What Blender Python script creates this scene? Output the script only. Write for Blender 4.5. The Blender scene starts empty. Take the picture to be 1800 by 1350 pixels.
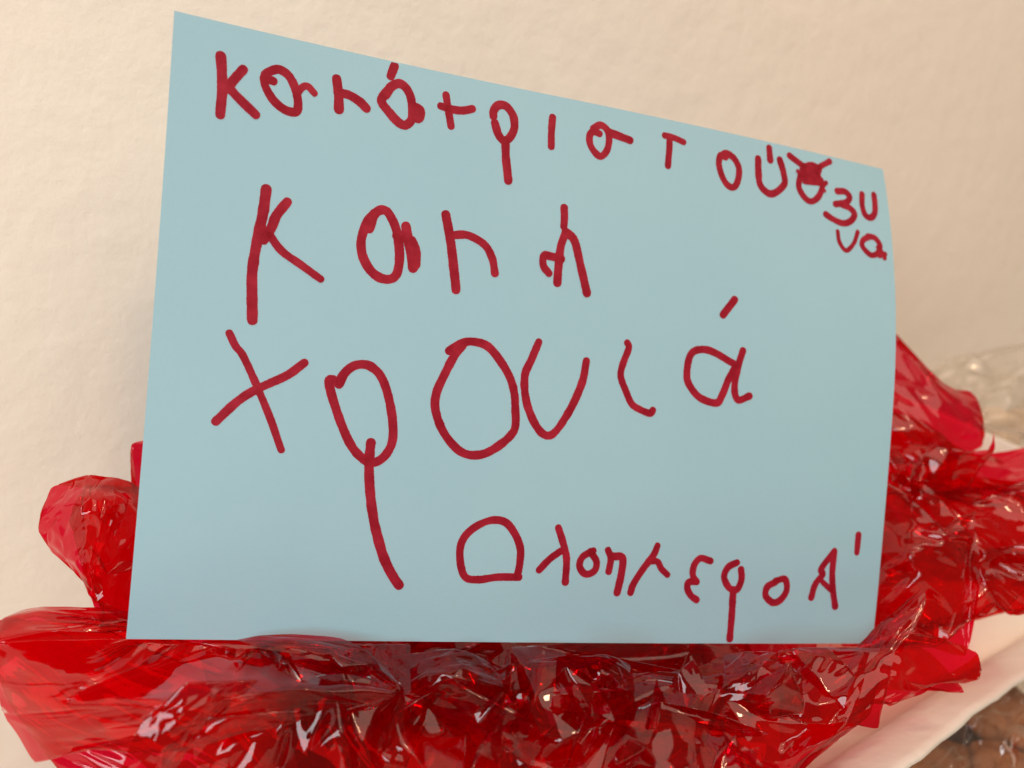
import bpy, math, random
import numpy as np

S = bpy.context.scene
COL = S.collection
LEAN = math.radians(15.0)                      # the card leans back from the vertical
cs, sn = math.cos(LEAN), math.sin(LEAN)
# card frame (x along its bottom edge, y up the sheet, z out of its written face) -> world
CM = np.array([[1, 0, 0], [0, sn, -cs], [0, cs, sn]])
def cw(p): return np.asarray(p, float) @ CM.T
def wc(p): return np.asarray(p, float) @ CM

# ------------------------------------------------------------------ camera
CAM = cw([0.052351, 0.089848, 0.304849])
CR = cw([0.967083, 0.079724, 0.241651]); CU = cw([-0.083532, 0.996490, 0.005538]); CB = cw([-0.240362, -0.025541, 0.970347])
F = 1450.0                                     # focal length in pixels of an 1800 wide picture
cd = bpy.data.cameras.new('camera'); camera = bpy.data.objects.new('camera', cd); COL.objects.link(camera)
from mathutils import Matrix
M4 = Matrix.Identity(4)
for i in range(3):
    M4[i][0], M4[i][1], M4[i][2], M4[i][3] = CR[i], CU[i], CB[i], CAM[i]
camera.matrix_world = M4
cd.sensor_width = 36; cd.lens = F / 1800 * 36
cd.clip_start = 0.01; cd.clip_end = 50
cd.dof.use_dof = True; cd.dof.focus_distance = 0.30; cd.dof.aperture_fstop = 6.3
S.camera = camera

# ------------------------------------------------------------------ world and lamps (an indoor close-up)
wd = bpy.data.worlds.new("World"); S.world = wd; wd.use_nodes = True
bg = wd.node_tree.nodes['Background']; bg.inputs[0].default_value = (1.0, 0.78, 0.55, 1); bg.inputs[1].default_value = 0.14
def area(name, loc, target, size, power, col, sy=None):
    ld = bpy.data.lights.new(name, 'AREA'); ld.size = size; ld.energy = power; ld.color = col
    if sy: ld.shape = 'RECTANGLE'; ld.size_y = sy
    o = bpy.data.objects.new(name, ld); COL.objects.link(o); o.location = loc
    from mathutils import Vector
    o.rotation_euler = (Vector(target) - Vector(loc)).to_track_quat('-Z', 'Y').to_euler()
    return o
area('window_light', (-0.75, -1.05, 0.55), (0.05, 0, 0.05), 0.60, 14.5, (0.93, 0.97, 1.0), 0.75)
area('ceiling_light', (0.22, -0.55, 1.15), (0.3, 0.05, 0.05), 0.12, 3.0, (1.0, 0.66, 0.38))
area('bounced_light', (0.30, -0.60, 1.35), (0.10, 0.05, 0.0), 1.4, 16, (1.0, 0.80, 0.64), 1.3)
S.view_settings.view_transform = 'Standard'; S.view_settings.look = 'None'; S.view_settings.exposure = -0.12; S.view_settings.gamma = 1
S.cycles.transparent_max_bounces = 48; S.cycles.max_bounces = 12; S.cycles.glossy_bounces = 4
S.cycles.caustics_reflective = False; S.cycles.caustics_refractive = False
S.cycles.use_denoising = True; S.cycles.sample_clamp_indirect = 4

# ------------------------------------------------------------------ helpers
def at(px, py, d):
    """point d metres in front of the lens that the photograph shows at (px, py)"""
    return CAM - CB * d + CR * ((px - 900) / F * d) - CU * ((py - 675) / F * d)

def mesh(name, v, f, mat, parent=None, smooth=True, uv=None):
    me = bpy.data.meshes.new(name)
    me.from_pydata([tuple(map(float, p)) for p in v], [], [tuple(map(int, q)) for q in f])
    me.materials.append(mat)
    if smooth: me.polygons.foreach_set('use_smooth', [True] * len(me.polygons))
    if uv is not None:
        ul = me.uv_layers.new(name='UVMap'); li = np.zeros(len(me.loops), int); me.loops.foreach_get('vertex_index', li)
        ul.data.foreach_set('uv', np.asarray(uv, float)[li].ravel())
    me.update()
    o = bpy.data.objects.new(name, me); COL.objects.link(o)
    if parent: o.parent = parent
    return o
def tag(o, label=None, cat=None, group=None, kind=None):
    for k, v in (('label', label), ('category', cat), ('group', group), ('kind', kind)):
        if v: o[k] = v
    return o
def empty(name, loc=(0, 0, 0)):
    o = bpy.data.objects.new(name, None); COL.objects.link(o); o.empty_display_size = 0.02; o.location = loc
    return o
def new_mat(name):
    m = bpy.data.materials.new(name); m.use_nodes = True; nt = m.node_tree
    for n in list(nt.nodes): nt.nodes.remove(n)
    out = nt.nodes.new('ShaderNodeOutputMaterial')
    def N(t, **k):
        n = nt.nodes.new('ShaderNode' + t)
        for a, b in k.items():
            if a.startswith('i_'):
                key = a[2:]; key = int(key) if key.isdigit() else key.replace('_', ' ')
                n.inputs[key].default_value = b
            else: setattr(n, a, b)
        return n
    return m, nt, out, N, nt.links.new

# ------------------------------------------------------------------ materials
def wall_mat():
    m, nt, out, N, L = new_mat('cream_plaster')
    tc = N('TexCoord'); b = N('BsdfPrincipled', i_Roughness=0.75)
    n1 = N('TexNoise', i_Scale=55.0, i_Detail=6.0, i_Roughness=0.55); n2 = N('TexNoise', i_Scale=260.0, i_Detail=3.0)
    n3 = N('TexNoise', i_Scale=9.0, i_Detail=4.0)
    for n in (n1, n2, n3): L(tc.outputs['Object'], n.inputs['Vector'])
    mx = N('Mix', data_type='RGBA'); mx.inputs['A'].default_value = (0.84, 0.785, 0.70, 1); mx.inputs['B'].default_value = (0.79, 0.73, 0.64, 1)
    L(n3.outputs[0], mx.inputs['Factor']); L(mx.outputs['Result'], b.inputs['Base Color'])
    b1 = N('Bump', i_Strength=0.4, i_Distance=0.0028); b2 = N('Bump', i_Strength=0.2, i_Distance=0.0006)
    L(n1.outputs[0], b1.inputs['Height']); L(n2.outputs[0], b2.inputs['Height']); L(b1.outputs[0], b2.inputs['Normal'])
    L(b2.outputs[0], b.inputs['Normal']); L(b.outputs[0], out.inputs[0]); return m
def simple(name, col, rough=0.6, bump=0, scale=200, var=0.0, sss=0):
    m, nt, out, N, L = new_mat(name)
    tc = N('TexCoord'); b = N('BsdfPrincipled', i_Roughness=rough); n = N('TexNoise', i_Scale=float(scale), i_Detail=5.0)
    L(tc.outputs['Object'], n.inputs['Vector'])
    mx = N('Mix', data_type='RGBA'); mx.inputs['A'].default_value = (*[c * (1 - var) for c in col], 1); mx.inputs['B'].default_value = (*[min(1, c * (1 + var)) for c in col], 1)
    L(n.outputs[0], mx.inputs['Factor']); L(mx.outputs['Result'], b.inputs['Base Color'])
    if bump:
        bp = N('Bump', i_Strength=0.6, i_Distance=bump); L(n.outputs[0], bp.inputs['Height']); L(bp.outputs[0], b.inputs['Normal'])
    L(b.outputs[0], out.inputs[0]); return m
def paper_mat():
    m, nt, out, N, L = new_mat('blue_paper')
    tc = N('TexCoord'); b = N('BsdfPrincipled', i_Roughness=0.62)
    n = N('TexNoise', i_Scale=900.0, i_Detail=4.0); n2 = N('TexNoise', i_Scale=13.0, i_Detail=8.0, i_Roughness=0.6)
    L(tc.outputs['Object'], n.inputs['Vector']); L(tc.outputs['Object'], n2.inputs['Vector'])
    mx = N('Mix', data_type='RGBA'); mx.inputs['A'].default_value = (0.275, 0.475, 0.575, 1); mx.inputs['B'].default_value = (0.315, 0.520, 0.605, 1)
    L(n2.outputs[0], mx.inputs['Factor']); L(mx.outputs['Result'], b.inputs['Base Color'])
    bp = N('Bump', i_Strength=0.2, i_Distance=0.0003); L(n.outputs[0], bp.inputs['Height']); L(bp.outputs[0], b.inputs['Normal'])
    L(b.outputs[0], out.inputs[0]); return m
def ink_mat():
    m, nt, out, N, L = new_mat('red_marker_ink')
    tc = N('TexCoord'); uv = N('UVMap'); sp = N('SeparateXYZ'); L(uv.outputs[0], sp.inputs[0])
    # a wet marker line is denser along its two edges
    a = N('Math', operation='SUBTRACT'); L(sp.outputs[0], a.inputs[0]); a.inputs[1].default_value = 0.5
    ab = N('Math', operation='ABSOLUTE'); L(a.outputs[0], ab.inputs[0])
    mr = N('MapRange'); L(ab.outputs[0], mr.inputs[0]); mr.inputs[1].default_value = 0.40; mr.inputs[2].default_value = 0.5; mr.inputs[3].default_value = 0.0; mr.inputs[4].default_value = 0.12
    n = N('TexNoise', i_Scale=160.0, i_Detail=5.0); L(tc.outputs['Object'], n.inputs['Vector'])
    mr2 = N('MapRange'); L(n.outputs[0], mr2.inputs[0]); mr2.inputs[1].default_value = 0.3; mr2.inputs[2].default_value = 0.7; mr2.inputs[3].default_value = 0.30; mr2.inputs[4].default_value = 0.68
    ad = N('Math', operation='ADD'); L(mr.outputs[0], ad.inputs[0]); L(mr2.outputs[0], ad.inputs[1])
    tr = N('BsdfTransparent'); tr.inputs[0].default_value = (0.80, 0.08, 0.14, 1)
    d = N('BsdfPrincipled', i_Roughness=0.6); d.inputs['Base Color'].default_value = (0.44, 0.004, 0.030, 1)
    ms = N('MixShader'); L(ad.outputs[0], ms.inputs[0]); L(tr.outputs[0], ms.inputs[1]); L(d.outputs[0], ms.inputs[2]); L(ms.outputs[0], out.inputs[0])
    return m
def film_mat(name, tint, ior=1.5, rough=0.02, bump=0.0001, haze=0.0, hcol=(1, 1, 1), gain=0.80):
    m, nt, out, N, L = new_mat(name)
    tc = N('TexCoord')
    n = N('TexNoise', i_Scale=45.0, i_Detail=2.0, i_Distortion=0.8); L(tc.outputs['Object'], n.inputs['Vector'])
    bp = N('Bump', i_Strength=0.5, i_Distance=bump * 3); L(n.outputs[0], bp.inputs['Height'])
    ge = N('NewGeometry'); io = N('MapRange'); L(ge.outputs['Backfacing'], io.inputs[0]); io.inputs[3].default_value = ior; io.inputs[4].default_value = 1 / ior
    fr = N('Fresnel'); L(io.outputs[0], fr.inputs['IOR']); L(bp.outputs[0], fr.inputs['Normal'])   # the film is the same from both sides
    k = N('Math', operation='MULTIPLY'); L(fr.outputs[0], k.inputs[0]); k.inputs[1].default_value = gain; k.use_clamp = True
    tr = N('BsdfTransparent'); tr.inputs[0].default_value = (*tint, 1)
    g = N('BsdfGlossy', i_Roughness=rough); g.inputs[0].default_value = (1, 1, 1, 1); L(bp.outputs[0], g.inputs['Normal'])
    base = tr.outputs[0]
    if haze:
        df = N('BsdfDiffuse'); df.inputs[0].default_value = (*hcol, 1); tl = N('BsdfTranslucent'); tl.inputs[0].default_value = (*hcol, 1)
        a = N('MixShader', i_0=0.5); L(df.outputs[0], a.inputs[1]); L(tl.outputs[0], a.inputs[2])
        h = N('MixShader', i_0=haze); L(tr.outputs[0], h.inputs[1]); L(a.outputs[0], h.inputs[2]); base = h.outputs[0]
    ms = N('MixShader'); L(k.outputs[0], ms.inputs[0]); L(base, ms.inputs[1]); L(g.outputs[0], ms.inputs[2]); L(ms.outputs[0], out.inputs[0])
    return m
M_wall = wall_mat(); M_paper = paper_mat(); M_ink = ink_mat()
M_red = film_mat('red_cellophane', (0.83, 0.006, 0.042), haze=0.014, hcol=(0.95, 0.004, 0.035))
M_clear = film_mat('clear_cellophane', (0.95, 0.93, 0.90), haze=0.24, hcol=(.9, .85, .78), gain=1.4)
M_clear_front = film_mat('clear_cellophane_glossy', (0.94, 0.93, 0.92), haze=0.03, gain=1.5)
M_tray = simple('white_tray_card', (0.80, 0.75, 0.68), 0.6, 0.0010, 110, 0.03)
M_table = simple('cream_table', (0.72, 0.66, 0.57), 0.5, 0.0005, 40, 0.04)
M_cookie = simple('brown_cookie', (0.30, 0.10, 0.026), 0.7, 0.004, 90, 0.45)
M_cookie_dark = simple('dark_cookie', (0.075, 0.025, 0.012), 0.6, 0.004, 110, 0.4)
M_pale = simple('pale_cookie', (0.74, 0.58, 0.42), 0.8, 0.003, 70, 0.25)

# ------------------------------------------------------------------ setting
def wall_y(x): return 0.058 + 0.26 * (x + 0.2)
def build_wall():
    v = [(-1.2, wall_y(-1.2), -0.14), (2.2, wall_y(2.2), -0.14), (2.2, wall_y(2.2), 1.4), (-1.2, wall_y(-1.2), 1.4)]
    b = [(x - 0.02, y + 0.1, z) for x, y, z in v]
    o = mesh('wall', v + b, [(0, 1, 2, 3), (4, 7, 6, 5), (0, 4, 5, 1), (3, 2, 6, 7), (0, 3, 7, 4), (1, 5, 6, 2)], M_wall, smooth=False)
    tag(o, kind='structure')
    t = mesh('table', [(-1.2, -0.5, -0.14), (2.2, -0.5, -0.14), (2.2, wall_y(2.2), -0.14), (-1.2, wall_y(-1.2), -0.14),
                       (-1.2, -0.5, -0.17), (2.2, -0.5, -0.17), (2.2, wall_y(2.2), -0.17), (-1.2, wall_y(-1.2), -0.17)],
             [(0, 1, 2, 3), (4, 7, 6, 5), (0, 4, 5, 1), (1, 5, 6, 2), (0, 3, 7, 4)], M_table, smooth=False)
    tag(t, kind='structure')
build_wall()

# ------------------------------------------------------------------ splines
def cr(P, t):
    """Catmull-Rom through the rows of P at parameters t in 0..len-1"""
    P = np.asarray(P, float); n = len(P); t = np.asarray(t, float)
    Q = np.concatenate([[2 * P[0] - P[1]], P, [2 * P[-1] - P[-2]]])
    i = np.clip(np.floor(t).astype(int), 0, n - 2); u = (t - i).reshape((-1,) + (1,) * (P.ndim - 1))
    a, b, c, d = Q[i], Q[i + 1], Q[i + 2], Q[i + 3]
    return 0.5 * (2 * b + (c - a) * u + (2 * a - 5 * b + 4 * c - d) * u * u + (3 * b - a - 3 * c + d) * u ** 3)

# ------------------------------------------------------------------ the card
CW, CH = 0.297, 0.210
def card_off(s, t):
    s = np.asarray(s, float); t = np.asarray(t, float)
    q = np.maximum(0, s - .45) / .55; h = 2 * t - 1
    return -np.where(t > .5, 0.0173013, 0.0027430) * q * q * h * h - 0.0038721 * 4 * s * (1 - s) * t + 0.0161178 * (1 - s) ** 2 * t * t
def card_pt(s, t, lift=0.0):
    s = np.asarray(s, float); t = np.asarray(t, float)
    return cw(np.stack([s * CW, t * CH, card_off(s, t) + lift], -1))
def build_card():
    root = empty('blue_card')
    tag(root, 'pale blue sheet of card with red handwritten Greek words, propped upright in the red cellophane', 'card')
    nx, ny, th = 60, 42, 0.0003
    s, t = np.meshgrid(np.linspace(0, 1, nx), np.linspace(0, 1, ny)); s = s.ravel(); t = t.ravel(); n = nx * ny
    v = np.concatenate([card_pt(s, t), card_pt(s, t, -th)]); f = []
    for j in range(ny - 1):
        for i in range(nx - 1):
            a = j * nx + i; f.append((a, a + 1, a + nx + 1, a + nx)); f.append((a + n, a + nx + n, a + nx + 1 + n, a + 1 + n))
    ring = [i for i in range(nx)] + [j * nx + nx - 1 for j in range(1, ny)] + [(ny - 1) * nx + i for i in range(nx - 2, -1, -1)] + [j * nx for j in range(ny - 2, 0, -1)]
    rv = np.concatenate([v[ring], v[np.array(ring) + n]]); m = len(ring); v = np.concatenate([v, rv])
    for k in range(m):
        a, b = 2 * n + k, 2 * n + (k + 1) % m; f.append((b, a, a + m, b + m))
    mesh('sheet', v, f, M_paper, root)
    rng = np.random.default_rng(5)
    for strokes in INK:
        V = []; Fc = []; U = []
        for si, (w, pts) in enumerate(strokes):
            P = np.array(pts, float); m = len(P)
            seg = 10 if m > 3 else 14
            C = cr(P, np.linspace(0, m - 1, (m - 1) * seg + 1))
            d = np.r_[0, np.cumsum(np.linalg.norm(np.diff(C, axis=0), axis=1))]; k = max(6, int(d[-1] / 0.35))
            C = np.stack([np.interp(np.linspace(0, d[-1], k + 1), d, C[:, a]) for a in (0, 1)], -1)
            C += 0.06 * np.cumsum(rng.normal(0, 0.12, C.shape), 0)
            T = np.gradient(C, axis=0); T /= np.linalg.norm(T, axis=1)[:, None] + 1e-9; Nn = np.stack([-T[:, 1], T[:, 0]], -1)
            h = w / 2 * (1.07 + 0.04 * np.interp(np.arange(k + 1), np.linspace(0, k, max(3, k // 6)), rng.normal(0, 1, max(3, k // 6))))
            # round nib ends: extra rows beyond both ends
            cap = np.array([1.0, 0.92, 0.75, 0.5, 0.2])
            rows = []
            for c in cap[:-1]: rows.append((C[0] - T[0] * h[0] * c, Nn[0], h[0] * math.sqrt(max(0, 1 - c * c)) + 0.02))
            for i in range(k + 1): rows.append((C[i], Nn[i], h[i]))
            for c in cap[:-1][::-1]: rows.append((C[-1] + T[-1] * h[-1] * c, Nn[-1], h[-1] * math.sqrt(max(0, 1 - c * c)) + 0.02))
            b0 = len(V)
            for r, (c, nn, hh) in enumerate(rows):
                z = 0.00006 + si * 0.00004 + r / len(rows) * 0.00003
                for q in (-1, -0.5, 0, 0.5, 1):
                    e = 1 + (rng.normal(0, 0.02) if abs(q) == 1 else 0)
                    p = c + nn * hh * q * e
                    V.append((p[0] / 297, min(max(p[1], 0.3), 209.7) / 210, z)); U.append((q / 2 + 0.5, r / len(rows)))
                if r:
                    a = b0 + (r - 1) * 5
                    for q in range(4): Fc.append((a + q, a + q + 5, a + q + 6, a + q + 1))
        V = np.array(V)
        mesh('letter', card_pt(V[:, 0], V[:, 1], V[:, 2]), Fc, M_ink, root, uv=U)
INK = [   # millimetres on the sheet: (pen width, centre line) strokes of each letter
 [(3.16,[(15.1,199.0),(15.8,194.1),(16.3,189.2),(16.3,180.3)]),(3.05,[(22.4,196.3),(19.8,192.4),(17.7,188.9)]),(2.95,[(18.2,189.6),(21.8,186.6),(27.5,182.3)])],
 [(2.81,[(32.4,194.6),(30.1,195.1),(29.6,196.1),(30.8,197.4),(33.9,198.9),(37.1,197.7),(39.4,194.6),(40.9,190.4),(41.1,186.6),(39.4,185.5),(36.1,186.2),(32.8,188.5),(30.1,192.1),(29.3,194.8)]),(2.31,[(40.3,191.3),(41.9,194.2),(43.9,195.2),(46.3,193.3)])],
 [(3.27,[(53.5,199.7),(54.6,194.5),(55.1,189.6)]),(2.92,[(54.2,195.2),(58.2,195.1),(62.0,193.6),(64.6,191.7)])],
 [(3.1,[(73.3,208.5),(72.3,204.7)]),(3.03,[(71.2,197.8),(72.6,200.7),(75.2,202.6),(77.9,201.9),(80.1,198.9),(81.2,194.3),(81.1,190.5),(79.0,188.3),(76.1,189.2),(72.7,192.0),(69.9,194.8),(70.2,196.9),(71.7,199.3)]),(3.32,[(82.5,195.4),(84.1,194.5),(83.8,191.7),(82.3,192.1)])],
 [(2.67,[(93.1,202.0),(94.5,196.9),(96.0,191.2)]),(2.7,[(91.5,197.7),(95.6,197.3),(99.9,197.6),(103.5,198.9)])],
 [(2.93,[(111.8,197.8),(111.8,200.1),(113.5,202.2),(116.5,202.4),(119.5,199.4),(120.4,195.2),(119.2,191.4),(117.0,189.4),(114.5,191.3),(112.7,195.4)]),(3.07,[(117.3,189.6),(118.1,183.3),(119.8,174.8)])],
 [(2.88,[(135.3,201.5),(135.3,196.2),(135.7,190.4)])],
 [(2.71,[(155.2,198.8),(152.6,199.2),(151.1,197.2),(151.8,193.8),(154.0,191.2),(156.7,190.1),(159.0,192.9),(159.6,197.0),(158.5,200.7),(155.5,202.2),(152.7,200.3)]),(2.92,[(159.3,200.0),(163.2,199.4),(168.4,198.5)])],
 [(2.48,[(183.6,203.2),(187.6,203.1),(192.3,202.1)]),(2.66,[(185.9,201.8),(186.0,197.1),(185.8,191.3)])],
 [(2.78,[(212.3,199.4),(209.8,199.5),(209.3,195.6),(210.9,191.2),(213.5,187.9),(216.5,187.2),(218.5,190.1),(218.9,195.4),(216.6,199.3),(212.7,201.0),(210.2,199.4)])],
 [(3.07,[(228.2,201.5),(228.4,196.1),(229.3,190.5),(232.6,187.6),(235.9,187.5),(239.7,190.3),(241.7,193.5),(240.8,198.3),(239.1,202.9)]),(2.91,[(233.7,207.3),(234.2,202.2)])],
 [(2.79,[(244.3,205.9),(249.5,203.4),(254.7,200.8)]),(2.63,[(265.9,207.5),(260.2,203.8),(254.6,198.8)]),(2.74,[(249.6,197.9),(248.8,192.8),(251.5,188.7),(255.1,187.3),(258.9,190.0),(261.1,194.9),(260.5,197.8)]),(3.21,[(250.8,200.9),(255.6,203.6),(259.1,202.4),(251.9,198.7),(259.2,199.2),(251.6,196.2),(259.1,196.7)]),(3.24,[(251.8,202.3),(252.8,196.4),(255.5,200.9),(257.2,197.0),(259.6,203.1)]),(2.18,[(260.9,195.4),(263.1,197.0)]),(1.73,[(260.8,193.8),(262.1,193.2)]),(1.92,[(248.3,199.6),(249.6,198.5)])],
 [(2.87,[(269.1,194.2),(273.3,194.7),(275.6,192.7),(273.6,189.8),(267.8,188.1)]),(2.8,[(271.1,188.2),(275.2,187.5),(277.7,184.9),(275.4,181.5),(271.2,179.9),(266.1,181.1),(262.7,182.6)])],
 [(2.87,[(282.7,195.1),(282.2,190.2),(283.3,185.8),(286.2,184.7),(288.7,187.1),(289.4,191.4),(289.4,195.9)])],
 [(1.99,[(268.4,175.8),(269.2,171.1),(272.5,167.8),(276.6,171.6),(278.8,177.0)])],
 [(2.47,[(285.5,176.0),(281.6,173.8),(281.0,170.8),(285.0,167.5),(288.7,168.8),(290.2,172.5),(287.8,175.5),(284.1,175.8)]),(2.37,[(289.3,171.4),(291.9,168.2),(292.2,167.0)]),(2.16,[(289.6,167.7),(292.6,168.9)])],
 [(3.45,[(33.0,157.8),(32.6,150.5),(31.4,139.6),(30.6,129.5),(31.1,121.1),(31.9,112.3)]),(3.16,[(40.3,154.6),(37.1,149.6),(35.6,144.8),(33.5,140.5)]),(2.61,[(35.3,142.5),(39.6,137.6),(45.9,133.8),(53.8,129.2)])],
 [(3.24,[(69.5,149.4),(70.7,154.2),(72.9,156.6),(75.8,156.1),(79.1,150.9),(80.7,144.7),(81.3,138.3),(80.4,133.7),(77.1,132.0),(72.5,133.5),(68.5,138.2),(66.9,144.4),(68.2,151.0),(70.8,155.2)]),(3.58,[(82.6,152.1),(83.5,148.3),(85.0,143.6),(86.4,137.4)]),(3.1,[(85.3,147.3),(87.3,143.1),(87.5,138.6)]),(2.76,[(79.3,148.1),(82.6,147.4)])],
 [(3.34,[(97.0,158.4),(99.5,149.6),(101.6,140.0),(103.4,131.2)]),(2.88,[(100.6,151.3),(106.1,152.0),(112.8,149.3),(116.2,144.7),(117.8,139.1)])],
 [(2.91,[(143.1,167.7),(143.5,164.2),(143.6,160.5)]),(3.17,[(142.8,138.5),(142.7,145.9),(143.0,152.9),(144.6,158.4)]),(3.2,[(144.5,158.6),(148.3,155.7),(151.2,147.9),(155.2,135.9)]),(2.97,[(143.6,147.8),(139.4,148.3),(136.5,148.2),(136.6,144.3),(139.0,141.7)])],
 [(2.51,[(24.8,106.9),(27.2,102.6),(30.0,99.4),(35.3,89.4),(40.7,78.4),(45.4,67.4)]),(2.9,[(50.8,99.0),(45.4,94.2),(36.1,88.7),(29.8,83.9),(22.8,76.1)])],
 [(3.09,[(61.3,93.9),(60.0,93.3),(61.4,88.0),(65.3,78.6),(70.0,70.1),(75.1,65.4),(79.2,65.0),(82.9,68.5),(84.5,74.3),(83.3,83.2),(80.5,91.9),(77.3,97.3),(73.0,100.0),(68.3,99.4),(65.0,96.3),(63.4,92.3)]),(3.46,[(76.7,72.0),(76.7,64.1),(78.2,52.8),(80.8,41.6),(84.9,30.4),(89.1,23.3),(91.2,20.7)])],
 [(3.07,[(102.7,108.2),(107.5,111.5),(111.7,112.5),(117.8,111.0),(124.5,104.0),(128.6,96.7),(130.3,87.5),(130.2,79.9),(123.6,73.1),(117.0,70.0),(110.1,71.0),(103.6,77.2),(99.6,85.2),(99.2,91.8),(101.8,99.5),(104.6,106.0),(107.6,110.6)])],
 [(2.97,[(137.3,114.9),(134.8,107.5),(132.8,101.8),(133.6,93.7),(136.5,86.3),(140.6,80.6),(144.3,79.2),(147.6,82.0),(151.6,89.1),(154.6,96.3),(156.4,102.5),(157.1,109.3)])],
 [(2.72,[(173.7,118.1),(174.5,116.0),(172.3,108.6),(172.1,104.2),(175.0,98.3),(177.5,94.1),(181.1,92.2),(185.5,91.0),(186.6,92.3)])],
 [(2.89,[(220.9,114.1),(218.3,115.0),(213.2,117.3),(208.1,118.6),(203.2,117.7),(201.0,114.8),(200.3,108.4),(201.5,104.1),(206.6,99.1),(214.1,97.4),(216.6,100.8),(218.9,107.3),(221.9,113.5)]),(2.86,[(224.6,119.7),(222.7,112.2),(221.9,103.9),(223.9,99.4),(228.8,101.3)])],
 [(3.24,[(219.5,140.3),(214.8,133.7)])],
 [(2.79,[(136.6,24.7),(128.1,24.4),(121.3,23.3),(115.9,24.1),(113.5,29.9),(113.4,36.6),(116.9,41.9),(123.4,45.5),(129.4,45.3),(133.7,41.1),(136.4,35.5),(136.6,29.7),(136.1,25.3)])],
 [(2.71,[(151.0,44.0),(153.1,39.0),(155.2,32.2),(155.4,23.3)]),(2.59,[(152.6,35.1),(148.5,32.0),(144.5,27.6)])],
 [(2.63,[(166.0,35.7),(161.8,33.2),(160.8,29.5),(163.4,26.6),(167.0,27.9),(167.6,31.6),(164.8,35.3)])],
 [(2.66,[(172.1,36.1),(173.5,32.8),(173.0,27.8)]),(2.88,[(174.2,33.8),(178.3,33.3),(178.3,27.0),(177.1,19.7)])],
 [(2.7,[(192.9,38.6),(191.5,34.9),(187.1,28.7),(183.8,23.2),(182.8,19.9)]),(2.52,[(190.4,32.5),(193.4,32.2),(195.2,29.5),(198.0,27.2)])],
 [(2.67,[(216.6,33.3),(212.1,34.2),(209.5,31.4),(209.2,27.3),(211.1,24.6)]),(2.66,[(211.1,24.8),(207.6,24.5),(207.1,22.2),(208.8,19.2),(211.5,17.5)])],
 [(2.82,[(228.6,33.0),(224.8,31.1),(223.2,27.0),(226.0,22.6),(229.5,22.2),(231.2,26.3),(230.7,30.3)]),(2.94,[(227.8,21.9),(227.9,11.8),(227.8,2.0)])],
 [(2.79,[(247.0,25.5),(243.4,23.5),(242.9,19.8),(246.3,17.1),(249.8,18.1),(252.5,22.1),(251.4,26.8),(247.0,26.1)])],
 [(2.74,[(273.9,39.2),(268.3,31.7),(269.1,29.2),(266.0,25.1),(264.6,19.5)]),(2.88,[(273.8,39.0),(273.6,30.6),(274.6,23.1),(276.4,15.9)]),(2.3,[(269.4,26.0),(273.6,22.9)])],
 [(2.67,[(284.9,46.5),(284.8,39.0)])],
]
from mathutils import Vector
def Vector2(t): return Vector((t[0], t[1]))
build_card()

# ------------------------------------------------------------------ cellophane
from mathutils.geometry import delaunay_2d_cdt
def relax(p, E, k, L, base, iters, pull):
    """length-preserving relaxation: a sheet that is too big for its place buckles into flat facets and creases"""
    n = len(p); cnt = np.bincount(E.ravel(), np.repeat(k, 2), n)[:, None] + 1e-9
    for it in range(iters):
        d = p[E[:, 1]] - p[E[:, 0]]; l = np.linalg.norm(d, axis=1) + 1e-9
        c = d * ((l - L) / l * 0.5 * k)[:, None]
        acc = np.stack([np.bincount(E[:, 0], c[:, a], n) - np.bincount(E[:, 1], c[:, a], n) for a in range(3)], -1)
        p = p + acc / cnt * 1.6 + (base - p) * pull
    return p
def edges_of(T):
    e = np.sort(np.concatenate([T[:, [0, 1]], T[:, [1, 2]], T[:, [2, 0]]]), 1)
    u, inv = np.unique(e[:, 0].astype(np.int64) * 1000003 + e[:, 1], return_inverse=True)
    return np.stack([u // 1000003, u % 1000003], -1), inv.reshape(3, -1)
def quarter(P, T):
    """split every triangle in four; returns the count of old points too"""
    E, inv = edges_of(T); n = len(P); m = (P[E[:, 0]] + P[E[:, 1]]) / 2
    a, b, c = T.T; ab, bc, ca = inv[0] + n, inv[1] + n, inv[2] + n
    T2 = np.concatenate([np.stack(q, -1) for q in ((a, ab, ca), (ab, b, bc), (ca, bc, c), (ab, bc, ca))])
    return np.concatenate([P, m]), T2, n, np.linalg.norm(P[E[:, 0]] - P[E[:, 1]], axis=1)
def soften(P, T, w, times=1):
    E, _ = edges_of(T); n = len(P); c = np.bincount(E.ravel(), minlength=n)[:, None]
    for _ in range(times):
        s = np.stack([np.bincount(E[:, 0], P[E[:, 1], a], n) + np.bincount(E[:, 1], P[E[:, 0], a], n) for a in range(3)], -1)
        P = P * (1 - w) + s / c * w
    return P
def tri(x): return np.abs((x % 1.0) - 0.5) * 2 - 0.5
def folds(p, rng, amp, wl, n, axis=None):
    out = p.copy()
    for k in range(n):
        d = rng.normal(size=3)
        if axis is not None: d = d - axis * (d @ axis) * 0.88
        d /= np.linalg.norm(d); e = rng.normal(size=3); e /= np.linalg.norm(e)
        q = rng.normal(size=3); q /= np.linalg.norm(q)
        w = wl * math.exp(rng.uniform(-0.5, 0.7))
        ph = (out @ d) / w + rng.uniform() + 0.35 * np.sin((out @ q) / w * 2.1 + rng.uniform(0, 6))
        out = out + e * (tri(ph) * amp * (w / wl) * rng.uniform(0.5, 1.2))[..., None]
    return out
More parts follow.
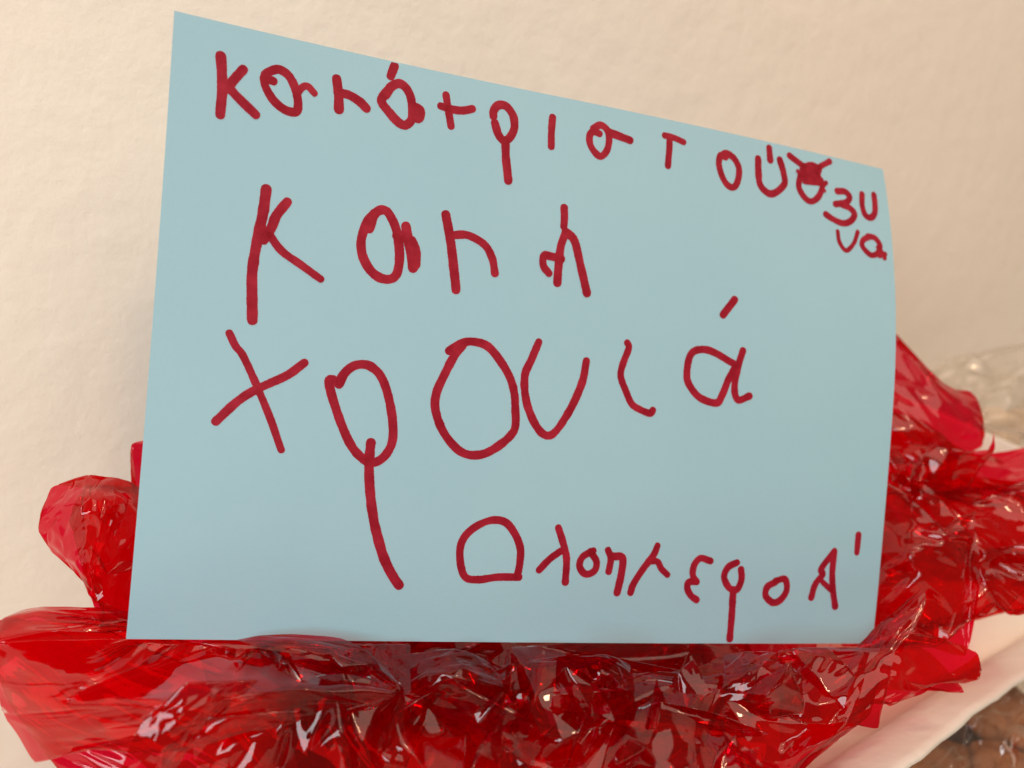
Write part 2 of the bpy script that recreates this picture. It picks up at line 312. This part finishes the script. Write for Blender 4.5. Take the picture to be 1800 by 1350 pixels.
def keep_clear(p, side):
    """side +1: stay in front of the card, -1: stay behind it; always in front of the wall and above the table"""
    c = wc(p); x, y, z = c[..., 0], c[..., 1], c[..., 2]
    s = np.clip(x / CW, 0, 1); t = np.clip(y / CH, 0, 1); o = card_off(s, t)
    inside = (x > -0.004) & (x < CW + 0.004) & (y > -0.003)
    if side > 0: z = np.where(inside, np.maximum(z, o + 0.0015), z)
    elif side < 0: z = np.where(inside, np.minimum(z, o - 0.0015), z)
    else:                                       # lies below the card's bottom edge: sinks until it no longer covers the written face
        c0 = wc(CAM); t = c0[2] / (c0[2] - np.minimum(z, c0[2] - .05)); yi = c0[1] + (y - c0[1]) * t; xi = c0[0] + (x - c0[0]) * t
        y = np.where((z > -.004) & (yi > -.001) & (xi > -.002) & (xi < CW + .001), y - (yi + .001) / t, y)
    p = cw(np.stack([x, y, z], -1))
    lim = wall_y(p[..., 0]) - 0.003; p[..., 1] = np.minimum(p[..., 1], lim); p[..., 2] = np.maximum(p[..., 2], -0.137)
    return p
def waves(P, rng, amp, wl, n=6):
    out = P.copy()
    for _ in range(n):
        d = rng.normal(size=3); e = rng.normal(size=3); d *= 2 * np.pi / (wl * np.linalg.norm(d)) * math.exp(rng.uniform(-.4, .4)); e /= np.linalg.norm(e)
        out += e * (np.sin(P @ d + rng.uniform(0, 6)) * amp)[:, None]
    return out
def film(name, ctrl, label, cat='cellophane', cell=0.0085, amp=0.004, wl=0.03, nf=8, grow=1.12, seed=0, side=0, mat=None,
         group='sheets of crumpled red cellophane', pull=0.02, iters=60, jit=0, axis=None, stretch=2.0, kink=0.032, wave=.00009, soft=.5, parent=None):
    """a sheet of film through a coarse grid of points: cut into long facets at random, creased, buckled, then refined"""
    rng = np.random.default_rng(seed)
    C = np.array(ctrl, float); R, K, _ = C.shape
    C = C + rng.normal(0, 1, C.shape) * np.array([jit, jit, jit * .00015])
    Wp = C if parent is not None else np.array([[at(*C[r, k]) for k in range(K)] for r in range(R)])
    lu = np.linalg.norm(np.diff(Wp, axis=1), axis=2).sum(1).max(); lv = np.linalg.norm(np.diff(Wp, axis=0), axis=2).sum(0).max()
    G = 120
    g = cr(Wp, np.linspace(0, R - 1, G)); g = cr(g.swapaxes(0, 1), np.linspace(0, K - 1, G)).swapaxes(0, 1)
    ang = rng.uniform(-.5, .5) if axis is not None else rng.uniform(0, np.pi)
    if axis is not None: ang += math.atan2(axis[1], axis[0]); axis = CR * axis[0] - CU * axis[1]; axis = axis / np.linalg.norm(axis)
    ca, sa = math.cos(ang), math.sin(ang); st = math.sqrt(stretch)
    rot = np.array([[ca / st, sa / st], [-sa * st, ca * st]])          # metric in which the facets come out long and narrow
    # scattered points, a minimum distance apart in that metric
    pts = []
    for a, b, fixed, ln in ((0, 0, 1, lu), (0, 1, 1, lu), (0, 0, 0, lv), (1, 0, 0, lv)):
        m = max(2, int(ln / cell)); t = np.linspace(0, 1, m + 1); t[1:-1] += rng.uniform(-.3, .3, m - 1) / m
        q = np.stack([t * lu, np.full(m + 1, b * lv)], -1) if fixed else np.stack([np.full(m + 1, a * lu), t * lv], -1)
        pts += [tuple(x) for x in q]
    pts = list({(round(a, 6), round(b, 6)) for a, b in pts}); pts.sort()
    acc = np.array(pts) @ rot.T
    for c in rng.uniform(0, 1, (int(lu * lv / cell ** 2 * 12), 2)) * [lu, lv]:
        q = rot @ c
        if ((acc - q) ** 2).sum(1).min() > (cell * rng.uniform(.62, 1.1)) ** 2:
            acc = np.vstack([acc, q]); pts.append(tuple(c))
    pts = np.array(pts); dm = acc
    res = delaunay_2d_cdt([Vector2(tuple(p)) for p in dm], [], [], 0, 1e-7)
    vo = [r[0] for r in res[3]]; T = np.array([[vo[i] for i in f] for f in res[2]], int)
    uv = pts / [lu, lv]; x = uv[:, 0] * (G - 1.001); y = uv[:, 1] * (G - 1.001); i = np.minimum(x.astype(int), G - 2); j = np.minimum(y.astype(int), G - 2); fx = (x - i)[:, None]; fy = (y - j)[:, None]
    base = (g[j, i] * (1 - fx) + g[j, i + 1] * fx) * (1 - fy) + (g[j + 1, i] * (1 - fx) + g[j + 1, i + 1] * fx) * fy
    p = folds(base, rng, amp, wl, nf, axis) + rng.normal(0, amp * 0.25, base.shape)
    E, inv = edges_of(T); L = np.linalg.norm(base[E[:, 0]] - base[E[:, 1]], axis=1) * grow; k = np.ones(len(E))
    # weak bending springs between the far corners of neighbouring facets
    opp = {}
    for t, (a, b, c) in enumerate(T):
        for e, o in ((inv[0][t], c), (inv[1][t], a), (inv[2][t], b)): opp.setdefault(int(e), []).append(int(o))
    B = np.array([o for o in opp.values() if len(o) == 2]); LB = np.linalg.norm(base[B[:, 0]] - base[B[:, 1]], axis=1) * grow
    p = relax(p, np.vstack([E, B]), np.r_[k, np.full(len(B), .15)], np.r_[L, LB], base, iters, pull)
    p = keep_clear(p, side)
    for lev in range(3):
        p, T, n0, ln = quarter(p, T)
        if lev < 2: p[n0:] += rng.normal(0, 1, (len(p) - n0, 3)) * (ln * kink * (1 if lev == 0 else .45))[:, None]
    p = waves(soften(p, T, soft), rng, wave, .012)
    p = keep_clear(p, side)
    org = p.mean(0)
    o = mesh(name, p - org, T, mat or M_red); o.location = org
    if parent is not None: o.parent = parent; o.location = Vector(tuple(org)) - parent.location
    if label: tag(o, label, cat, group)
    return o

def flap(parent, px, py, d, size, seed, side=0):
    """a stiff corner of the same film standing up out of the crumple"""
    rng = np.random.default_rng(seed); c = at(px, py, d)
    nrm = CB * rng.uniform(.5, 1) + CR * rng.normal(0, .55) + CU * rng.normal(0.15, .55); nrm /= np.linalg.norm(nrm)
    a = np.cross(nrm, rng.normal(size=3)); a /= np.linalg.norm(a); b = np.cross(nrm, a)
    m = size / F * d; w, h = m * rng.uniform(.7, 1.3), m * rng.uniform(.35, .8); sk = rng.uniform(-.4, .4); tip = rng.uniform(.1, .9)
    rows = []
    for t in (0, .5, 1.0):
        ww = w * (1 - t * (1 - tip)); bend = nrm * (t * t * h * rng.uniform(-.6, .6))
        rows.append([c + a * (ww * (u - .5) + sk * h * t) + b * h * (t - .5) + bend + nrm * (abs(u - .5) * m * rng.uniform(-.3, .3)) for u in (0, .5, 1)])
    return film('flap', rows, None, cell=.009, amp=.0012, wl=.02, nf=4, grow=1.02, seed=seed, kink=.02, parent=parent, iters=20, side=side)

# ------------------------------------------------------------------ tray the cellophane lies in
def build_tray():
    P = np.array([(.05, -.135), (.17, -.101), (.294, -.035), (.406, .023), (.50, .070), (.545, .098), (.535, .128), (.45, .124), (.28, .095), (.12, .068), (.045, .05), (.035, .0), (.035, -.07)])
    n = len(P); Q = np.concatenate([P[-2:], P, P[:3]])
    c = cr(Q, np.linspace(2, n + 2, 241)[:-1])
    T = np.roll(c, -1, 0) - np.roll(c, 1, 0); T /= np.linalg.norm(T, axis=1)[:, None]; Nn = np.stack([-T[:, 1], T[:, 0]], -1)
    rng = np.random.default_rng(3)
    wob = np.convolve(np.tile(rng.normal(0, 1, 240), 3), np.hanning(9) / 4, 'same')[240:480]
    wob2 = np.convolve(np.tile(rng.normal(0, 1, 240), 3), np.hanning(5) / 2, 'same')[240:480]
    wob3 = rng.normal(0, .5, 240)
    prof = [(0.040, -.072), (0.018, -.055), (0.002, -.0345), (-.0012, -.0312), (0.001, -.0300), (.0035, -.0305), (.008, -.0322), (.014, -.034), (.020, -.037), (.025, -.043), (.030, -.052), (.036, -.060), (.045, -.064)]
    v = []
    for k, (d, z) in enumerate(prof):
        a = wob * 0.0007 * (1 if k < 6 else .3) + wob3 * (.0005 if k < 5 else 0); zz = wob2 * (0.0004 if 2 <= k <= 5 else 0.0002)
        xy = c + Nn * (d + a)[:, None]
        v += [(x, y, z + q) for (x, y), q in zip(xy, zz)]
    f = []
    for k in range(len(prof) - 1):
        for i in range(240):
            j = (i + 1) % 240; f.append((k * 240 + i, k * 240 + j, (k + 1) * 240 + j, (k + 1) * 240 + i))
    root = empty('white_tray', (0.2, 0, -.07)); 
    tag(root, 'off-white tray with a wide pale rim holding the crumpled red cellophane', 'tray')
    v = [(x - .2, y, z + .07) for x, y, z in v]
    mesh('rim', v, f, M_tray, root)
    last = v[-240:]; cx = sum(p[0] for p in last) / 240; cy = sum(p[1] for p in last) / 240
    fv = last + [(cx, cy, last[0][2])]
    mesh('base', fv, [(i, (i + 1) % 240, 240) for i in range(240)], M_tray, root, smooth=False)
build_tray()

def lump(name, loc, r, mat, seed, squash=(1, .8, .6), rough=.12):
    rng = np.random.default_rng(seed); nu, nv = 40, 24
    u, v = np.meshgrid(np.linspace(0, 2 * np.pi, nu, endpoint=False), np.linspace(0.02, np.pi - 0.02, nv))
    d = np.stack([np.cos(u) * np.sin(v), np.sin(u) * np.sin(v), np.cos(v)], -1)
    k = np.ones(u.shape)
    for i in range(14):
        q = rng.normal(size=3); fq = rng.uniform(2, 9); k += rough / fq * 1.6 * np.sin(d @ q * fq + rng.uniform(0, 6))
    p = d * k[..., None] * np.array(squash) * r
    a = rng.uniform(0, 6); ca, sa = math.cos(a), math.sin(a); p = p @ np.array([[ca, sa, 0], [-sa, ca, 0], [0, 0, 1]])
    b = rng.uniform(-.4, .4); p = p @ np.array([[1, 0, 0], [0, math.cos(b), math.sin(b)], [0, -math.sin(b), math.cos(b)]])
    f = [(j * nu + i, j * nu + (i + 1) % nu, (j + 1) * nu + (i + 1) % nu, (j + 1) * nu + i) for j in range(nv - 1) for i in range(nu)]
    o = mesh(name, p.reshape(-1, 3), f, mat); o.location = loc; return o

# cookies beyond the tray's near rim, in a clear bag
for (px, py, d, r, m, sd, lab) in [
    (1775, 1262, .47, .026, M_cookie, 1, 'golden brown cookie touching the right edge, just below the tray rim'),
    (1706, 1300, .49, .020, M_cookie_dark, 2, 'small dark brown cookie between the golden ones below the tray rim'),
    (1655, 1365, .46, .028, M_cookie, 3, 'reddish brown cookie at the bottom, tucked under the tray rim'),
    (1770, 1365, .45, .022, M_cookie, 4, 'brown cookie in the bottom right corner under a fold of clear film'),
    (1850, 1330, .47, .026, M_cookie_dark, 5, 'dark cookie at the far right below the clear film'),
    (1600, 1440, .47, .026, M_cookie_dark, 6, 'dark cookie lowest under the tray rim')]:
    tag(lump('cookie', at(px, py, d), r, m, sd), lab, 'cookie', 'cookies in the clear bag beside the tray')
film('clear_bag', [[(1590, 1330, .42), (1700, 1230, .44), (1860, 1150, .46)], [(1620, 1400, .40), (1740, 1290, .41), (1880, 1230, .43)], [(1640, 1480, .38), (1780, 1400, .38), (1900, 1340, .40)]],
     'clear cellophane bag over the brown cookies, below the tray rim at the bottom right', 'bag', mat=M_clear_front, seed=11, amp=.006, grow=1.2, group=None, side=0)

# clear bag behind on the right
film('clear_bag', [[(1625, 680, .57), (1690, 632, .58), (1780, 622, .59), (1870, 600, .60)], [(1630, 715, .55), (1700, 690, .54), (1790, 680, .55), (1880, 670, .56)], [(1640, 722, .54), (1720, 748, .535), (1800, 780, .54), (1890, 810, .54)]],
     'clear cellophane bag of pale cookies standing behind the red cellophane on the right', 'bag', mat=M_clear, seed=12, amp=.006, grow=1.2, group=None, side=0)
for (px, py, d, r, sd, lab) in [(1752, 752, .60, .022, 21, 'pale round cookie inside the rear clear bag, its left one'), (1838, 745, .60, .026, 22, 'pale round cookie inside the rear clear bag, cut off by the right edge')]:
    tag(lump('pale_cookie', at(px, py, d), r, M_pale, sd), lab, 'cookie', 'pale cookies in the rear clear bag')
def strip_box():
    a = at(1560, 685, .525); b = at(1880, 822, .54); n = np.array([-.2, .97, 0]); th = .055
    top = [a, b, b + n * th, a + n * th]; bot = [np.array([p[0], p[1], -.139]) for p in top]
    o = mesh('white_box', top + bot, [(0, 1, 2, 3), (4, 7, 6, 5), (0, 4, 5, 1), (1, 5, 6, 2), (2, 6, 7, 3), (3, 7, 4, 0)], M_tray, smooth=False)
    bv = o.modifiers.new('bevel', 'BEVEL'); bv.width = .002; bv.segments = 3
    tag(o, 'white cardboard box behind the tray, its top edge showing under the rear clear bag', 'box')
strip_box()

# ---- red cellophane: behind the card, left
film('cellophane_sheet', [[(95, 860, .30), (150, 838, .305), (215, 850, .31), (330, 900, .33)], [(78, 905, .295), (150, 890, .29), (215, 905, .30), (330, 960, .32)], [(90, 960, .30), (150, 985, .292), (215, 1010, .30), (330, 1050, .32)], [(150, 1030, .30), (175, 1060, .30), (230, 1085, .305), (330, 1110, .32)]],
     'single red cellophane lobe curling up by the wall, left of the card', side=-1, seed=21, amp=.003, wl=.025, cell=.0055, grow=1.10)
film('cellophane_sheet', [[(150, 870, .315), (200, 865, .32), (330, 880, .34)], [(130, 930, .31), (200, 940, .315), (330, 960, .33)], [(160, 1000, .31), (200, 1010, .31), (330, 1040, .33)], [(170, 1090, .30), (220, 1100, .31), (330, 1120, .32)]],
     'darker inner fold of red cellophane inside the curl left of the card', side=-1, seed=22, amp=.005, cell=.0055, grow=1.2)
film('cellophane_sheet', [[(236, 785, .335), (330, 770, .345)], [(236, 835, .335), (330, 850, .345)], [(250, 930, .33), (330, 960, .34)]],
     'tip of red cellophane peeping out beside the left edge of the card', side=-1, seed=23, amp=.002, cell=.0055)
# ---- behind the card, right
film('cellophane_sheet', [[(1500, 560, .44), (1580, 600, .44), (1640, 665, .44), (1700, 690, .44)], [(1500, 650, .43), (1590, 670, .425), (1670, 700, .42), (1722, 730, .43)], [(1500, 730, .42), (1600, 750, .41), (1680, 770, .415), (1726, 765, .425)], [(1500, 800, .42), (1600, 810, .41), (1660, 810, .41), (1715, 790, .42)]],
     'topmost red cellophane lobe rising behind the right edge of the card', side=-1, seed=31, cell=.011, amp=.005, wl=.035, grow=1.10)
film('cellophane_sheet', [[(1500, 710, .43), (1600, 745, .43), (1712, 790, .43), (1775, 804, .43), (1880, 775, .43)], [(1500, 770, .415), (1620, 790, .405), (1700, 820, .40), (1800, 840, .41), (1880, 840, .41)], [(1500, 840, .41), (1600, 850, .40), (1700, 880, .395), (1800, 900, .40), (1880, 910, .40)]],
     'red cellophane band running out to the right edge below the rear bag', side=-1, seed=32, cell=.010, axis=(1, .45), amp=.007, wl=.03, grow=1.22)
film('cellophane_sheet', [[(1480, 830, .40), (1600, 860, .385), (1700, 880, .385), (1800, 860, .39), (1880, 860, .39)], [(1480, 930, .39), (1600, 950, .375), (1700, 960, .37), (1800, 980, .375), (1880, 970, .38)], [(1480, 1030, .38), (1600, 1030, .365), (1700, 1040, .36), (1790, 1060, .365), (1870, 1050, .37)], [(1480, 1120, .37), (1560, 1120, .355), (1640, 1120, .35), (1700, 1085, .355), (1740, 1060, .36)]],
     'broad red cellophane sheet lying right of the card down to the tray rim', side=-1, seed=33, axis=(1, .45), jit=8, amp=.008, wl=.04, grow=1.15)
film('cellophane_sheet', [[(1560, 880, .37), (1640, 900, .36), (1720, 930, .36)], [(1540, 980, .365), (1620, 990, .355), (1700, 1000, .355)], [(1520, 1100, .365), (1600, 1090, .35), (1680, 1110, .35)]],
     'folded red cellophane piece pressed against the lower right edge of the card', side=-1, seed=34, jit=18, cell=.012, amp=.012, wl=.04, grow=1.22)
film('cellophane_sheet', [[(1690, 960, .37), (1760, 980, .37), (1850, 980, .37)], [(1720, 1020, .36), (1780, 1020, .36), (1850, 1010, .36)], [(1770, 1078, .36), (1800, 1080, .36), (1850, 1060, .36)]],
     'rounded red cellophane lobe hanging over the tray rim at the right edge', side=-1, seed=35, amp=.003, wl=.03)
film('cellophane_sheet', [[(1500, 850, .41), (1650, 850, .41), (1870, 840, .41)], [(1480, 980, .41), (1620, 1000, .40), (1860, 1000, .41)], [(1450, 1120, .40), (1600, 1130, .39), (1760, 1060, .40)]],
     'deep red cellophane layer lowest behind the right edge of the card', side=-1, seed=36, axis=(1, .45), jit=14, amp=.009, wl=.03, grow=1.25)
# ---- in front, lower right
film('cellophane_sheet', [[(1500, 1148, .335), (1545, 1100, .335), (1618, 1038, .335)], [(1500, 1165, .33), (1560, 1120, .328), (1624, 1062, .33)], [(1480, 1210, .322), (1550, 1165, .32), (1604, 1110, .325)]],
     'narrow veil of red cellophane folded over the lower right corner of the card', side=1, seed=41, amp=.002, wl=.02, cell=.0055, grow=1.08)
film('cellophane_sheet', [[(1380, 1150, .335), (1500, 1130, .33), (1620, 1120, .33), (1700, 1140, .335)], [(1380, 1200, .325), (1480, 1190, .315), (1600, 1180, .32), (1706, 1186, .33)], [(1380, 1260, .315), (1460, 1250, .305), (1560, 1230, .31), (1640, 1200, .325)], [(1380, 1330, .305), (1440, 1300, .30), (1500, 1270, .30), (1560, 1240, .31)]],
     'red cellophane flap ending in a sharp point on the white tray rim', seed=42, amp=.004, wl=.03)
film('cellophane_sheet', [[(1280, 1180, .32), (1400, 1170, .315), (1560, 1150, .315)], [(1290, 1230, .305), (1420, 1215, .30), (1555, 1210, .305)], [(1320, 1260, .30), (1440, 1265, .295), (1543, 1279, .30)]],
     'red cellophane flap with a bright straight crease and a point aimed down right', seed=43, amp=.003, wl=.03)
film('cellophane_sheet', [[(1200, 1140, .34), (1350, 1140, .335), (1560, 1160, .335), (1680, 1190, .335)], [(1150, 1240, .33), (1300, 1230, .32), (1480, 1230, .32), (1560, 1235, .325)], [(1120, 1330, .32), (1280, 1330, .31), (1400, 1330, .31), (1430, 1330, .315)], [(1100, 1420, .31), (1250, 1420, .30), (1340, 1420, .30), (1360, 1410, .305)]],
     'lowest red cellophane sheet between the card and the near tray rim', seed=44, jit=22, cell=.012, amp=.012, wl=.04, grow=1.2)
film('cellophane_sheet', [[(1150, 1220, .30), (1270, 1240, .295), (1400, 1270, .295)], [(1150, 1290, .285), (1270, 1300, .28), (1400, 1330, .285)], [(1130, 1390, .275), (1260, 1390, .275), (1360, 1400, .28)]],
     'bright red cellophane crumple at the bottom beside the tray rim', seed=45, jit=24, cell=.012, amp=.012, wl=.04, grow=1.2)
# ---- in front, centre
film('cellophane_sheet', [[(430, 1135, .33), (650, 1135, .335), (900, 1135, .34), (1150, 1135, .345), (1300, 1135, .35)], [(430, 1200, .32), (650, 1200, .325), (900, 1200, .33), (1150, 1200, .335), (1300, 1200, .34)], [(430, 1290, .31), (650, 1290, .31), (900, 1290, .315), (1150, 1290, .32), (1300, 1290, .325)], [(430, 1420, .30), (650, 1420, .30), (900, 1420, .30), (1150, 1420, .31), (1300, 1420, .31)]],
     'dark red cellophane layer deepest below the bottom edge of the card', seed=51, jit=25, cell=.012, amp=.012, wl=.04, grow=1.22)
film('cellophane_sheet', [[(560, 1180, .305), (700, 1190, .30), (840, 1180, .30), (930, 1200, .305)], [(540, 1240, .29), (680, 1250, .285), (830, 1240, .285), (940, 1270, .29)], [(520, 1310, .28), (680, 1320, .275), (820, 1310, .275), (940, 1330, .28)], [(500, 1400, .27), (680, 1400, .27), (820, 1400, .27), (930, 1400, .275)]],
     'crumpled red cellophane clump at the bottom, left of centre', seed=52, jit=28, cell=.012, amp=.012, wl=.04, grow=1.22)
film('cellophane_sheet', [[(880, 1190, .31), (1000, 1160, .305), (1110, 1170, .305), (1220, 1200, .31)], [(870, 1260, .295), (990, 1230, .29), (1110, 1240, .29), (1230, 1250, .295)], [(860, 1330, .28), (990, 1310, .28), (1110, 1310, .28), (1220, 1330, .285)], [(860, 1400, .275), (990, 1400, .275), (1110, 1400, .275), (1220, 1410, .28)]],
     'crumpled red cellophane clump at the bottom, right of centre', seed=53, jit=28, cell=.012, amp=.012, wl=.04, grow=1.22)
film('cellophane_sheet', [[(690, 1165, .30), (790, 1150, .295), (890, 1180, .30)], [(700, 1200, .29), (800, 1190, .285), (880, 1215, .29)], [(760, 1220, .288), (830, 1225, .285), (870, 1245, .288)]],
     'small veiled red cellophane triangle under the middle of the card', seed=54, jit=5, amp=.003, wl=.02, cell=.0055)
film('cellophane_sheet', [[(1000, 1160, .30), (1060, 1152, .295), (1110, 1175, .30)], [(1020, 1180, .292), (1070, 1180, .29), (1108, 1200, .293)], [(1060, 1240, .29), (1090, 1300, .285), (1130, 1340, .29)]],
     'greyish reflecting cellophane flap below the bottom edge, right of the middle', seed=55, amp=.002, wl=.02, cell=.0055)
film('cellophane_sheet', [[(1280, 1150, .31), (1340, 1145, .305), (1385, 1165, .305)], [(1280, 1190, .30), (1340, 1185, .298), (1400, 1200, .30)], [(1270, 1230, .295), (1350, 1235, .292), (1400, 1240, .295)]],
     'squarish reflecting cellophane flap below the long tail of the last word', seed=56, jit=6, amp=.003, wl=.02, cell=.0055)
film('cellophane_sheet', [[(930, 1230, .29), (1050, 1260, .285), (1180, 1250, .285), (1300, 1290, .285)], [(920, 1300, .275), (1050, 1320, .27), (1180, 1320, .27), (1290, 1340, .275)], [(900, 1400, .265), (1050, 1410, .262), (1180, 1410, .262), (1280, 1410, .265)]],
     'bright crumpled red cellophane nearest the lens at the bottom centre', seed=57, jit=24, cell=.012, amp=.012, wl=.04, grow=1.2)
# ---- in front, left: the big rolled fold
film('cellophane_sheet', [[(10, 1125, .285), (130, 1120, .285), (330, 1140, .29), (560, 1150, .30), (700, 1200, .31)], [(10, 1200, .28), (150, 1220, .278), (330, 1230, .28), (520, 1230, .285), (640, 1260, .295)], [(70, 1330, .275), (160, 1310, .272), (330, 1330, .272), (480, 1340, .275), (600, 1350, .285)], [(160, 1380, .272), (250, 1400, .27), (340, 1420, .27), (480, 1430, .27), (600, 1430, .28)]],
     'rear layer inside the big roll of red cellophane at the lower left', seed=61, axis=(1, .1), jit=10, cell=.014, stretch=6, kink=.02, amp=.004, wl=.04, grow=1.12)
film('cellophane_sheet', [[(70, 1085, .300), (150, 1090, .302), (290, 1100, .306), (450, 1110, .312), (560, 1110, .315), (640, 1130, .315)],
                          [(50, 1074, .290), (140, 1068, .290), (260, 1078, .295), (450, 1122, .302), (560, 1120, .304), (660, 1150, .300)],
                          [(12, 1100, .275), (120, 1110, .270), (280, 1135, .268), (450, 1150, .268), (580, 1160, .270), (690, 1195, .275)],
                          [(-2, 1160, .27), (110, 1180, .256), (280, 1190, .25), (430, 1190, .252), (560, 1200, .26), (680, 1225, .27)],
                          [(8, 1240, .268), (120, 1255, .252), (260, 1250, .245), (400, 1240, .25), (480, 1240, .258), (600, 1260, .268)],
                          [(75, 1338, .268), (150, 1320, .256), (250, 1330, .25), (340, 1320, .25), (400, 1290, .255), (480, 1290, .262)]],
     'large smooth roll of red cellophane filling the lower left corner', seed=62, amp=.0035, wl=.045, nf=7, grow=1.05, cell=.014, side=-1, axis=(1, .12), stretch=9, kink=.018)
film('cellophane_sheet', [[(420, 1124, .285), (500, 1112, .285), (600, 1122, .29)], [(450, 1135, .278), (540, 1130, .28), (650, 1150, .287)], [(560, 1160, .276), (630, 1165, .279), (706, 1212, .285)]],
     'greyish veil of cellophane lapping over the bottom edge of the card, left of the middle', seed=65, side=1, amp=.0008, wl=.03, cell=.010, kink=.015, grow=1.04)
film('cellophane_sheet', [[(330, 1200, .248), (380, 1215, .25), (452, 1200, .254)], [(250, 1270, .244), (310, 1280, .244), (365, 1268, .25)], [(210, 1360, .242), (260, 1370, .242), (300, 1365, .248)]],
     'pinkish veil flap with a bright curved edge on the lower left roll', seed=63, amp=.002, wl=.03, cell=.0055, grow=1.05)
film('cellophane_sheet', [[(380, 1260, .262), (480, 1210, .265), (590, 1200, .27), (690, 1200, .28)], [(330, 1330, .258), (450, 1300, .258), (580, 1290, .262), (680, 1280, .27)], [(300, 1420, .256), (430, 1400, .254), (560, 1400, .256), (680, 1390, .265)]],
     'deep red crumple between the lower left roll and the centre clump', seed=64, jit=16, cell=.012, amp=.008, wl=.04, grow=1.2)

# extra film layers, added to darken the shade under the card
for k, (x0, x1, y0, y1, lab) in enumerate([(560, 900, 1085, 1240, 'extra red cellophane deepening the shade under the card, below the long letter tail'), (760, 1180, 1090, 1230, 'extra red cellophane deepening the shade under the middle of the card'),
        (1040, 1420, 1095, 1235, 'extra red cellophane deepening the shade under the last word on the card'), (620, 1300, 1100, 1260, 'widest extra red cellophane layer deepening the shade under the card')]):
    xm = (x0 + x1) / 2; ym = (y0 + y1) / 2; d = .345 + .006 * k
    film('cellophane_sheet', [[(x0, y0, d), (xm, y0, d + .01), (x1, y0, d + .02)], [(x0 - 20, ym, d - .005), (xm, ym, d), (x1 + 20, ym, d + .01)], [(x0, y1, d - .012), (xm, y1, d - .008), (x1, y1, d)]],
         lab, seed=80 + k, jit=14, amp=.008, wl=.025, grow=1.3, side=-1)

# stiff corners standing out of the crumpled sheets
sheets = [o for o in COL.objects if o.name.startswith('cellophane_sheet')]
spots = []
rs = random.Random(7)
for i in range(28):
    px = rs.uniform(470, 1480); py = rs.uniform(1165, 1345); spots.append((px, py, .303 - (py - 1130) * .00019 + rs.uniform(-.006, .012), rs.uniform(70, 190), 0))
for i in range(10):
    px = rs.uniform(1575, 1790); py = rs.uniform(800, 1060); spots.append((px, py, .40 - (py - 800) * .00018 + rs.uniform(-.01, .01), rs.uniform(80, 160), -1))
for i in range(3):
    spots.append((rs.uniform(165, 230), rs.uniform(900, 1040), .295 + rs.uniform(-.005, .005), rs.uniform(40, 80), -1))
for i, (px, py, d, sz, side) in enumerate(spots):
    c = Vector(tuple(at(px, py, d))); par = min(sheets, key=lambda o: (o.location - c).length)
    flap(par, px, py, d, sz, 300 + i, side)
